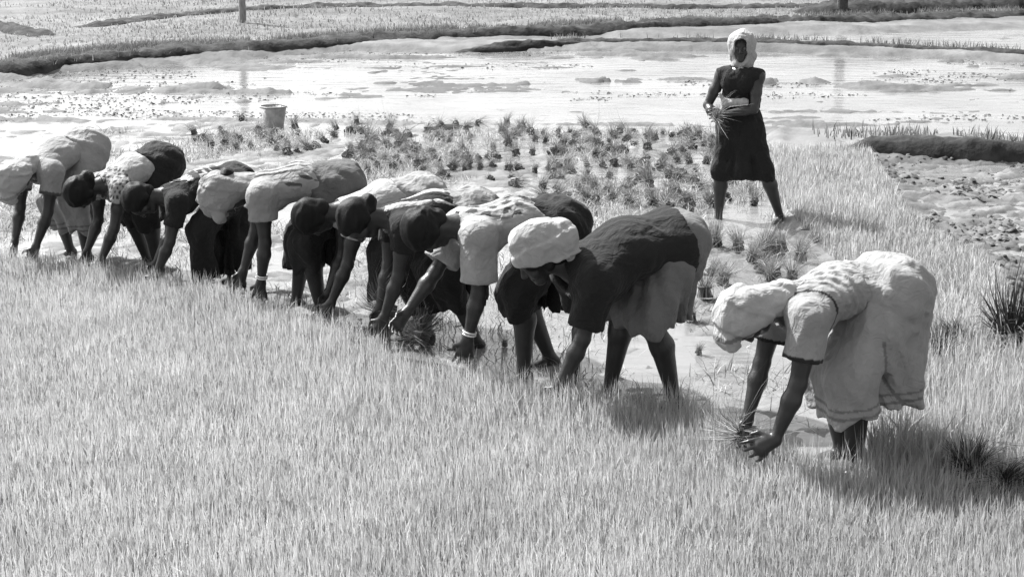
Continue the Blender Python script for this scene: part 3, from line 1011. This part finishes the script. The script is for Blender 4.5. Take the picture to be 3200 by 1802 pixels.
def upper(J, c, h):
    """blouse or shirt with sleeves"""
    lo, hi = bbox(J)
    S = Solid(lo, hi, h)
    g = c.get('ug', .014)
    torso(S, J, g, lo=c.get('ulo', 0.0))
    cuffs = []
    sl = c.get('sleeve', .5)
    for nm in 'LR':
        sh, el = J['sh' + nm], J['el' + nm]
        if sl > 0:
            e = sh + (el - sh) * (sl + .15)
            ax = unit(el - sh)
            cp = sh + (el - sh) * sl
            sg = c.get('sleeve_g', .018)
            S.ball(sh, .058 + g, k=.04, planes=[(cp, ax)])
            if c.get('pleats') and nm == 'L':
                pl = sh.copy()
                S.displace(lambda x, y, z: (lambda r_: .0055 * np.sin(r_ * 6.283 / .034 + 3 * (x + z)) * np.clip((r_ - .13) * 20, 0, 1) * np.clip((.33 - r_) * 12, 0, 1) * (z > pl[2] - .06))(np.sqrt((x - pl[0]) ** 2 + (y - pl[1]) ** 2 + (z - pl[2]) ** 2)))
            S.cone(sh, e, .050 + sg, .047 + sg * 1.3, k=.035, planes=[(cp, ax)])
            cuffs.append((cp, ax, sh))
        else:
            S.ball(sh - (el - sh) * .02, .050 + g, k=.03, planes=[(sh + unit(sh - J['N']) * .035, unit(sh - J['N']))])
    # neckline
    S.cone(J['N'] + J['t'] * .03 - J['d'] * .02, J['N'] + J['t'] * .15, .085, .10, op='sub')
    if 'ucut' in c:
        S.cut(J['P'] + J['t'] * c['ucut'], -J['t'])
    if c.get('ulo', 0) > 0:
        S.cut(J['P'] + (J['M'] - J['P']) * c['ulo'], -J['t'])
    S.displace(folds(c.get('ufold', .006) * .5, c['seed'], c.get('udirs', [(.5, 1, 0, 38, 1), (1, .3, .6, 30, .7), (.1, .2, 1, 46, .5)])))
    t_, sd_ = J['t'], c['seed']
    ca = c.get('crease', .008)
    S.displace(lambda x, y, z: ca * (.5 - crease(x, y, z, t_ * .7 + A3(.2, .5, -.5), 4, 11, sd_)) + ca * .8 * (.5 - crease(x, y, z, A3(-.2, .3, 1), 6, 26, sd_ + 4)) + ca * .5 * (.5 - crease(x, y, z, t_ + A3(0, .6, 0), 7, 40, sd_ + 8)))
    edge = c.get('cuff_tone')
    pat = c.get('pattern')
    def tone(x, y, z):
        T = np.ones(len(x))
        if pat:
            T = T * pat(x, y, z, J)
        if edge is not None:
            for cp, ax, sh in cuffs:
                q = (x - cp[0]) * ax[0] + (y - cp[1]) * ax[1] + (z - cp[2]) * ax[2]
                dd = np.sqrt((x - cp[0]) ** 2 + (y - cp[1]) ** 2 + (z - cp[2]) ** 2)
                T = np.where((q > -.018) & (dd < .15), edge, T)
                if c.get('pleats'):
                    ds = np.sqrt((x - sh[0]) ** 2 + (y - sh[1]) ** 2 + (z - sh[2]) ** 2)
                    T = np.where((ds > .122) & (ds < .133) & (y < sh[1] + .11) & (q < -.11), edge * 1.5, T)
        return T
    return S.mesh('blouse', tone)

def skirt(J, c, h):
    lo, hi = bbox(J)
    S = Solid(lo, hi, h)
    hem = c['hem']
    P, t, d = J['P'], J['t'], J['d']
    g = .022
    lr = c.get('legr', .86)
    S.cone(P - Y * .055, P + Y * .055, .100 + g, k=.06)
    S.cone(P - t * .04 + d * .02 - Y * .055, P - t * .04 + d * .02 + Y * .055, .090 + g, k=.06)
    S.cone(P, P + (J['M'] - P) * .75, .098 + g, .092 + g, k=.05, sq=[(Y, 1.22)], planes=[(P + (J['M'] - P) * .7, t)])
    km = (J['knL'] + J['knR']) / 2
    hm = []
    for nm in 'LR':
        kn, an = J['kn' + nm], J['an' + nm]
        f = np.clip((kn[2] - hem + .04) / (kn[2] - an[2]), 0, 1.05)
        he = kn + (an - kn) * f
        S.cone(J['hip' + nm], kn, .100 * lr + g, (.072 + g) * lr, k=.06)
        S.cone(kn, he, (.072 + g) * lr, (.070 + g) * lr + c.get('flare', .0), k=.06)
        hm.append(he)
    hc = (hm[0] + hm[1]) / 2
    S.cone(P, km, .10, .085, k=.06)
    S.cone(km, hc, .085, .085 + c.get('flare', 0), k=.07)
    bk = c.get('back', .04)
    br = c.get('backr', .085)
    S.cone(P + A3(bk, 0, -.02), A3(P[0] * .75 + hc[0] * .25 + bk * .9, 0, hem), br, br + c.get('flare', 0) * 1.4, k=.07, sq=[(Y, 1.25)])
    S.cutf(lambda x, y, z: hem + .12 * x + .008 * np.sin(7 * np.arctan2(y, x - P[0]) + c['seed']) + .010 * np.sin(3 * np.arctan2(y, x - P[0]) + 2 * c['seed']) - z)
    zt = P[2]
    cx = P[0] * .6 + hc[0] * .4
    ph = c['seed'] * 1.7
    amp = c.get('sfold', .018)
    drape = c.get('drape')
    def fn(x, y, z):
        th = np.arctan2(y, x - cx)
        q = np.clip((zt + .02 - z) / (zt - hem), 0, 1)
        o = 0
        cq = np.clip(q * 2.5 + c.get('smooth_top', 1), 0, 1)
        o = o + cq * (.009 * (.5 - crease(x, y, z, A3(.25, 0, 1), 1.6, 14, c['seed'])) + .010 * (.5 - crease(x, y, z, A3(-.5, .2, .8), 3.5, 24, c['seed'] + 2)) + .006 * (.5 - crease(x, y, z, A3(.1, .1, 1), 4, 42, c['seed'] + 7)))
        o = o + amp * q * (np.abs(np.sin(5.5 * th + ph + 1.5 * np.sin(z * 6 + ph))) ** 1.3 - .5 + .5 * np.sin(11 * th + 2 * ph + z * 9))
        o = o + .3 * amp * np.sin(40 * (z + .6 * x + .08 * np.sin(9 * y + 6 * x)) + ph) * (1 - q) * .8
        v = ((z + .55 * x + .05 * noise3(x * 5, y * 5, z * 5)) / .105) % 1.0
        o = o - .006 * np.minimum(v, (1 - v) * 6) * (1 - .6 * q) * c.get('layer', 1)
        if drape:
            # swag of cloth pulled across the near side: a raised layer with a curved lower edge
            dx, dz, ra, rb = drape
            e = ((x - dx) / ra) ** 2 + ((z - dz) / rb) ** 2
            o = o - .012 * np.clip((1 - e) * 7, 0, 1) * (y < .02)
        return o
    S.displace(fn)
    bt = c.get('border')
    pat = c.get('spattern')
    def tone(x, y, z):
        T = np.ones(len(x))
        if pat:
            T = T * pat(x, y, z, J)
        if bt is not None:
            q = z - hem - .12 * (x - 0)
            T = np.where(((q > .02) & (q < .032)) | ((q > .055) & (q < .065)), bt, T)
            if drape:
                dx, dz, ra, rb = drape
                e = ((x - dx) / ra) ** 2 + ((z - dz) / rb) ** 2
                T = np.where((e > .97) & (e < 1.05) & (y < .02) & (z < dz - .10), bt, T)
        return T
    return S.mesh('saree', tone)

def headcloth(J, kind, h, c):
    H, cr, f, s, N_ = J['H'], J['cr'], J['fc'], J['sd'], J['N']
    S = Solid(np.minimum(H, N_) - .32, np.maximum(H, N_) + .32, h)
    if kind == 'wrap':        # cloth laid over crown and nape with a pulled-out front edge
        S.ball(H + cr * .030 - f * .015, .093, k=.03, sq=[(f, 1.22)])
        S.cone(H - f * .05 - cr * .01, N_ - f * .015 + J['d'] * .015, .078, .070, k=.05, sq=[(s, 1.2)])
        S.cone(H + cr * .085 + f * .075, H + cr * .058 + f * .150, .040, .013, k=.05, sq=[(s, 1.9)])
        for q in (-1, 1):
            S.cone(H + s * q * .075 + cr * .03, H + s * q * .085 - cr * .075 - f * .01, .030, .022, k=.04)
        S.cone(H + f * .08 - cr * .13, H + f * .062 + cr * .045, .055, .062, op='sub')
        S.cone(H + f * .20 - cr * .12, H + f * .16 + cr * .02, .10, .085, op='sub')
        fd = .008
    elif kind == 'cap':       # white cloth tied like a deep cap with a flat rim
        S.cone(H + cr * .015 - f * .01, H + cr * .085 - f * .025, .107, .092, k=.03, sq=[(f, 1.16)])
        S.cone(H + cr * .04 - f * .07, H - f * .15 + cr * .01, .095, .078, k=.05, sq=[(s, 1.1)])
        S.cone(H - f * .10 - cr * .02, H - f * .13 - cr * .10, .07, .05, k=.05, sq=[(s, 1.3)])
        S.cut(H + cr * .042 + f * .09, unit(-cr * 1.0 + f * .50))
        fd = .006
    elif kind == 'towel':     # folded towel hanging over the bowed head
        S.ball(H + cr * .04 - f * .01, .104, k=.03, sq=[(f, 1.25), (cr, 1.1)])
        S.cone(H - f * .06, N_ - cr * .01, .088, .075, k=.05, sq=[(s, 1.25)])
        for q in (-1, 1):
            S.cone(H + s * q * .07 + cr * .02, H + s * q * .085 + f * .10 + cr * .05, .05, .035, k=.04)
        S.cone(H + f * .10 - cr * .12, H + f * .07 + cr * .0, .055, .055, op='sub')
        fd = .010
    else:                     # hood scarf framing the face, knotted at the throat
        S.ball(H + cr * .032 - f * .012, .108, k=.04, sq=[(f, 1.18), (cr, 1.08)])
        S.cone(H - f * .04 + cr * .02, N_ - J['t'] * .01 + J['d'] * .03, .092, .085, k=.05, sq=[(s, 1.1)])
        S.cone(H + f * .02 - cr * .105, H - f * .03 - cr * .10, .062, .070, k=.04, sq=[(s, 1.15)])
        S.cone(H - s * .085 - cr * .08, H - s * .075 - cr * .15 + f * .02, .035, .02, k=.04)
        S.cone(H + f * .110 - cr * .058, H + f * .110 + cr * .042, .054, .054, op='sub', sq=[(f, 1.6)])
        fd = .007
    S.displace(folds(fd, c['seed'] + 5, [(.9 * s[0] + .4 * cr[0], .9 * s[1] + .4 * cr[1], .9 * s[2] + .4 * cr[2], 42, 1), (f[0], f[1], f[2], 55, .5), (.2, .8, .9, 30, .6)], .02))
    S.displace(lambda x, y, z: .006 * (.5 - crease(x, y, z, cr * .5 - f * .8, 5, 16, c['seed'] + 1)) + .007 * (.5 - crease(x, y, z, s * .5 + f * .4 + cr * .6, 7, 34, c['seed'] + 3)))
    la = unit(cr * .9 + s * .35 - f * .25) if kind in ('cap', 'scarf') else unit(f * .9 + cr * .45)
    def layers(x, y, z):
        u = ((x - H[0]) * la[0] + (y - H[1]) * la[1] + (z - H[2]) * la[2]) + .02 * noise3(x * 9, y * 9, z * 9)
        v = (u / .115 + .35) % 1.0
        return -.010 * np.minimum(v, (1 - v) * 9) + .004
    if kind != 'scarf':
        S.displace(layers)
    et = c.get('hedge')
    def tone(x, y, z):
        T = np.ones(len(x))
        if et is not None:
            q = [(x - H[0]), (y - H[1]), (z - H[2])]
            df = q[0] * f[0] + q[1] * f[1] + q[2] * f[2]
            dc = q[0] * cr[0] + q[1] * cr[1] + q[2] * cr[2]
            if kind == 'wrap':
                T = np.where(np.abs(df - .045 - .15 * np.clip(dc, -.02, .2)) < .010, et * 1.6, T)
        return T
    return S.mesh('head_cloth', tone)

def hair(J, h, c):
    H, cr, f, s = J['H'], J['cr'], J['fc'], J['sd']
    S = Solid(H - .26, H + .26, h)
    S.ball(H + cr * .030 - f * .020, .094, k=.02, sq=[(f, 1.20)])
    S.cone(H - f * .055 - cr * .01, H - f * .06 - cr * .055, .066, .050, k=.03, sq=[(s, 1.1)])
    for q in (-1, 1):
        S.cone(H + s * q * .060 + cr * .02 - f * .005, H + s * q * .072 - cr * .03 - f * .018, .034, .028, k=.02)
    S.cone(H + f * .13 - cr * .10, H + f * .095 + cr * .012, .07, .058, op='sub')
    if c.get('bun', True):
        S.ball(H - f * .112 - cr * .06, .044, k=.018, sq=[(s, 1.2)])
    S.displace(lambda x, y, z: .012 * (.5 - crease(x, y, z, f, 8, 26, c['seed'])))
    S.displace(folds(.0015, c['seed'], [(s[0], s[1], s[2], 120, 1), (cr[0], cr[1], cr[2], 90, .5)], .01))
    return S.mesh('hair')

def bangles(J, nm, n, parent, off=.03):
    el, wr = J['el' + nm], J['wr' + nm]
    ax = unit(wr - el)
    u = unit(np.cross(ax, A3(.3, 1, .2)))
    v = np.cross(ax, u)
    for i in range(n):
        c0 = wr - ax * (off + i * .013)
        V, F = [], []
        for j in range(20):
            a = j / 20 * 6.283
            for m_ in range(6):
                b = m_ / 6 * 6.283
                rad = .033 + .0045 * math.cos(b)
                V.append(c0 + (u * math.cos(a) + v * math.sin(a)) * rad + ax * .0045 * math.sin(b))
        for j in range(20):
            for m_ in range(6):
                F.append((j * 6 + m_, ((j + 1) % 20) * 6 + m_, ((j + 1) % 20) * 6 + (m_ + 1) % 6, j * 6 + (m_ + 1) % 6))
        obj('bangle', mesh_np('bangle', V, F), M['metal'], parent)

def person(c):
    J = skeleton(c)
    e = bpy.data.objects.new('person', None)
    e.empty_display_size = .3
    g = ground(*c['at'])
    e.location = (g[0], g[1], c.get('z', -.03))
    e.rotation_euler = (0, 0, R(c['yaw']))
    e.scale = (c['S'],) * 3
    e['label'] = c['label']
    e['category'] = 'person'
    e['group'] = 'women working in the paddy'
    link(e)
    hb = c.get('vox', .0075)
    lo, hi = bbox(J, .22)
    S = Solid(lo, hi, hb)
    torso(S, J)
    limbs(S, J)
    head(S, J)
    for nm in 'LR':
        hand(S, J, nm, c, max(.0085, hb * 1.15))
    obj('body', S.mesh('body'), M['skin'], e)
    hc = c.get('hc', hb * 1.15)
    if c.get('upper', 'cloth_pale'):
        obj('blouse' if not c.get('dress') else 'bodice', upper(J, c, hc), M[c['upper']], e)
    obj('saree' if not c.get('dress') else 'skirt', skirt(J, c, hc), M[c['lower']], e)
    if c.get('hair', True):
        obj('hair', hair(J, hb, c), M['hair'], e)
    if c.get('cloth'):
        hcl = obj('head_cloth', headcloth(J, c['cloth'], min(hb, .0065), c), M[c.get('cloth_mat', 'cloth_white')], e)
        if c['cloth'] in ('cap', 'scarf'):
            S = Solid(J['H'] - .3, J['H'] + .3, .006)
            kp = J['H'] - J['fc'] * .155 - J['cr'] * .045 if c['cloth'] == 'cap' else J['H'] + J['fc'] * .055 - J['cr'] * .165
            S.ball(kp, .024, k=.01)
            for q in (-1, 1):
                S.cone(kp, kp + unit(J['sd'] * q * .7 - A3(0, 0, 1)) * .075, .014, .022, k=.012, sq=[(J['fc'], 1.05)])
            S.displace(folds(.006, 21, [(0, 1, .3, 90, 1), (1, 0, .2, 110, .6)], .01))
            obj('knot', S.mesh('knot'), M[c.get('cloth_mat', 'cloth_white')], hcl)
    if c.get('extra'):
        c['extra'](J, e, c)
    return e, J

def stripes(fr, lo, hi, axis=(.3, 1, 0), thr=.3):
    def fn(x, y, z, J):
        u = axis[0] * x + axis[1] * y + axis[2] * z
        return np.where(np.sin(u * fr + .8 * np.sin(9 * x)) > thr, lo, hi)
    return fn
def speckle(fr, lo, hi):
    def fn(x, y, z, J):
        q = np.sin(fr * x + 2 * np.sin(fr * .4 * y)) * np.sin(fr * y * 1.1 + 1) * np.sin(fr * z * .9 + 2)
        return np.where(q > .12, lo, hi)
    return fn
def upper_zone(frac, below, above):
    """tone by position along the spine: hips below frac, shoulders above"""
    def fn(x, y, z, J):
        u = ((x - J['P'][0]) * J['t'][0] + (z - J['P'][2]) * J['t'][2]) / np.linalg.norm(J['N'] - J['P'])
        return np.where(u < frac, below, above)
    return fn

def eyes(J, e):
    for q in (-1, 1):
        S = Solid(J['H'] - .13, J['H'] + .13, .004)
        S.ball(J['H'] + J['sd'] * q * .031 + J['fc'] * .0775 + J['cr'] * .006, .0128)
        o = S.mesh('eye', lambda x, y, z: np.full(len(x), .55))
        obj('eye', o, M['cloth_pale'], e)

def waist_cloth(J, e, c):
    eyes(J, e)
    S = Solid(J['P'] - .35, J['P'] + .45, .007)
    a = J['P'] + A3(-.115, -.12, .13)
    S.cone(J['P'] + A3(-.135, -.07, .205), J['P'] + A3(-.140, .085, .195), .040, .034, k=.02)
    S.cone(J['P'] + A3(-.150, .08, .19), J['P'] + A3(-.175, .13, .27), .026, .012, k=.02)
    S.displace(folds(.006, 3, [(0, 1, 0, 70, 1), (0, .3, 1, 90, .6)], .01))
    obj('waist_cloth', S.mesh('waist_cloth'), M['cloth_white'], e)

def shawl(J, e, c):
    """strip of striped cloth laid along the back, from hip to neck"""
    S = Solid(*bbox(J, .3), .008)
    P, N_, M_, d, t = J['P'], J['N'], J['M'], J['d'], J['t']
    S.cone(P + t * .05, M_, .118, .110, k=.04, sq=[(Y, 1.3)])
    S.cone(M_, N_ - t * .06 - d * .03, .110, .104, k=.04, sq=[(Y, 1.45)])
    S.cone(N_ - t * .05, N_ - t * .01, .085, .07, k=.04)
    S.cut(M_ + d * c.get('shawl_z', .02), -d)
    S.displace(folds(.009, c['seed'] + 9, [(.15, 1, .3, 60, 1), (.3, .8, .1, 34, .8)], .02))
    pt = c.get('shawl_pat') or stripes(105, .28, 1.15, (.08, .9, 1.0), .1)
    obj('shawl', S.mesh('shawl', lambda x, y, z: pt(x, y, z, J)), M[c.get('shawl_mat', 'cloth_pale')], e)

def shawl_bangles(J, e, c):
    shawl(J, e, c)
    bangles(J, 'L', 2, e)

LEGS = dict(footL=(-.02, -.14, 0), footR=(.06, .13, 0))
BASE = dict(hx=.12, hz=.80, drop=8, beta=105, S=1.0, seed=1, **LEGS, handL=(-.47, -.12, .17), handR=(-.42, .14, .20), hem=.22, lower='cloth_pale', upper='cloth_pale', yaw=15)
def mk(**k):
    d = dict(BASE)
    d.update(k)
    return person(d)

# leftmost: pale saree drawn over the head
mk(at=(76, 257), yaw=56, S=1.06, seed=2, drop=10, beta=112, hem=.25, cloth='wrap', upper='cloth_pale', lower='cloth_pale', hair=False, sleeve=.55, cuff_tone=.3, border=.5, hedge=.35, back=.05,
   label='woman in pale saree with covered head, bending at the left edge of the row')
# dark hair, white blouse back, dark skirt
mk(at=(150, 268), yaw=44, S=1.02, seed=3, drop=12, beta=96, hz=.78, hyaw=12, hem=.38, upper='cloth_white', lower='cloth_dark', sleeve=.35, pattern=lambda x, y, z, J: upper_zone(.72, 1, 1)(x, y, z, J) * np.where(upper_zone(.72, 0, 1)(x, y, z, J) > 0, speckle(105, .15, .9)(x, y, z, J), 1),
   label='woman with dark hair and white-backed blouse beside the pale figure at the left end')
# mostly hidden, dark clothes, low
mk(at=(220, 286), yaw=22, hz=.75, footL=(-.12, -.13, 0), footR=(.12, .13, 0), S=1.0, seed=4, bun=False, drop=6, beta=90, hyaw=-12, hem=.14, upper='cloth_dark', lower='cloth_dark', sleeve=.6, extra=shawl, shawl_z=.06, shawl_pat=stripes(60, .2, 1.3, (1, .2, 0)),
   label='stooping woman in dark clothes half hidden behind the pale head towel')
# towel on head, striped saree over the back, grey hips
mk(at=(317, 311), yaw=8, hz=.79, S=1.11, seed=5, drop=0, beta=108, hem=.32, upper='cloth_grey', lower='cloth_grey', cloth='towel', cloth_mat='cloth_pale', sleeve=.5, sleeve_g=.03, extra=shawl_bangles, shawl_z=-.02, shawl_mat='cloth_pale',
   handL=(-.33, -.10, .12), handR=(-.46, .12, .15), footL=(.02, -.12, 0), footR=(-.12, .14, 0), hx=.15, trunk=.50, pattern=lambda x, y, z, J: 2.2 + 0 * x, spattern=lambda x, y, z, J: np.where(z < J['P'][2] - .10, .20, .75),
   label='woman with a pale towel over her bowed head and a striped cloth along her back')
# dark hair, white back
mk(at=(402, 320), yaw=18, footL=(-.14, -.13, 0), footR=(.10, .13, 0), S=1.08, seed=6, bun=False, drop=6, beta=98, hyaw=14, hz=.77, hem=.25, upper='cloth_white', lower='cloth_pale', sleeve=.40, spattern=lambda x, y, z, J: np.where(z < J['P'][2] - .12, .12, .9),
   label='dark-haired woman with a white blouse and pale hips in the middle of the row')
# dark hair, striped saree
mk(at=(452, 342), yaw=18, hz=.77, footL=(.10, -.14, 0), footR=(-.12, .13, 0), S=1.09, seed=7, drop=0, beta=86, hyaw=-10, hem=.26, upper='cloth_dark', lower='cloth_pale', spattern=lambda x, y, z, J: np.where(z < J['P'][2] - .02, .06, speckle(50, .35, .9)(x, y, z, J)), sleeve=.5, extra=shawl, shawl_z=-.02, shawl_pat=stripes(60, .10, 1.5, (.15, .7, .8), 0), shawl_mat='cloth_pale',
   handL=(-.44, -.10, .16), handR=(-.40, .12, .18), label='dark-haired woman with bold white stripes along her back, arms straight down')
# dark hair, patterned back, pale puffed sleeve, reaching forward
mk(at=(534, 371), yaw=18, hz=.78, S=1.15, seed=8, bun=False, drop=-3, beta=94, hyaw=10, hem=.36, upper='cloth_grey', lower='cloth_dark', sleeve=.78, sleeve_g=.036, extra=shawl_bangles, shawl_z=.03, shawl_pat=speckle(55, .2, 1.1), shawl_mat='cloth_pale', trunk=.50,
   pattern=lambda x, y, z, J: 2.4 + 0 * x, handL=(-.40, -.12, .15), handR=(-.72, .02, .30), poleL=(.9, -.4, 0), poleR=(.5, .5, -.5), footL=(-.10, -.13, 0), footR=(.12, .1, 0),
   label='dark-haired woman with pale puffed sleeve reaching out with a bangled arm')
# white cap, dark shirt, grey skirt
mk(at=(644, 400), yaw=20, S=1.15, seed=9, drop=12, beta=42, hyaw=10, hem=.42, upper='cloth_dark', lower='cloth_grey', cloth='cap', hair=True, bun=False, sleeve=.8, sleeve_g=.03, ug=.048, ucut=-.02, smooth_top=0, ufold=.008, trunk=.52, hx=.14, vox=.0065,
   handL=(-.50, -.10, .12), handR=(-.30, .16, .18), footL=(.10, -.12, 0), footR=(-.12, .14, 0), spattern=lambda x, y, z, J: 1.1 + 0 * x,
   label='woman in a white cap-like head cloth, dark shirt and grey skirt')
# nearest: pale saree, covered head
mk(at=(842, 466), yaw=17, S=1.14, seed=10, drop=4, beta=100, hyaw=5, hem=.31, backr=.10, legr=1.0, upper='cloth_pale', lower='cloth_pale', cloth='wrap', hair=False, sleeve=.62, sleeve_g=.028, cuff_tone=.10, border=.55, hedge=.3, back=.08, hx=.16, vox=.006,
   flare=.03, drape=(.36, .74, .32, .47), handL=(-.43, -.16, .14), handR=(-.42, .12, .16), poleL=(1, -.3, -.1), poleR=(.3, .5, 0), udirs=[(.25, 1, .2, 55, 1.0), (1, .3, .6, 24, .6), (.4, 1, 0, 90, .5)], ufold=.012,
   hdirL=(-1, 0, -.15), pleats=True, label='nearest woman bending in a pale saree, white cloth over her head')
# standing woman
mk(at=(737, 218), yaw=66, S=1.0, seed=11, drop=-88, beta=4, hyaw=-12, hx=.0, hz=.855, trunk=.46, curve=.015, hem=.42, upper='cloth_dark', lower='cloth_dark', dress=True, cloth='scarf', hair=False, sleeve=0, vox=.0065, back=.0, flare=-.02, legr=.76, backr=.062,
   footL=(.04, -.37, 0), footR=(-.08, .14, 0), handR=(-.27, .10, .90), handL=(-.24, .07, .97), poleL=(.4, -1, -.2), poleR=(.5, 1, -.3), curl=1.1, extra=waist_cloth, z=-.06, sfold=.010,
   label='standing woman in a dark dress and white headscarf holding a bunch of seedlings')

PALE = []
for k_ in range(3):
    v_ = bundle_parts(400 + k_, 190, 0.36, 0.16, 0.006)
    v_[0].materials.clear()
    v_[0].materials.append(M['grass'])
    PALE.append(v_)
# seedlings in the workers' hands (held things are things of their own)
def held(loc, rot, variant, s, label):
    e = bundle(0, 0, variant, s, (0, 0), label, loc=loc[:2], z=loc[2])
    e.rotation_euler = rot
gp = ground(757, 466)
held((gp[0], gp[1], .16), (R(10), R(-78), R(12)), PALE[0], 1.0, 'pale seedling bundle held out in the nearest woman\'s hands')
gp = ground(400, 338)
held((gp[0], gp[1], .16), (R(0), R(-78), R(5)), PALE[1], 1.0, 'pale seedling bundle in the outstretched hand of the bangled woman')
gp = ground(712, 217)
held((gp[0] + .02, gp[1] - .30, .86), (R(20), R(-50), 0), SMALL[1], .95, 'bunch of seedlings held at the waist by the standing woman')
for x, y, s, rot, v, lab in ((412, 344, 1.1, (R(50), R(30), 1.0), 0, 'dark wet seedling heap under the bangled woman\'s reaching arm'),
                             (430, 348, .9, (R(-60), R(20), 2.0), 3, 'seedling bundle added to the dark shadow at the edge of the seedling bed')):
    gp = ground(x, y)
    held((gp[0], gp[1], .05), rot, BIG[v], s, lab)  # both bundles are added to build the shadow mass under her arm
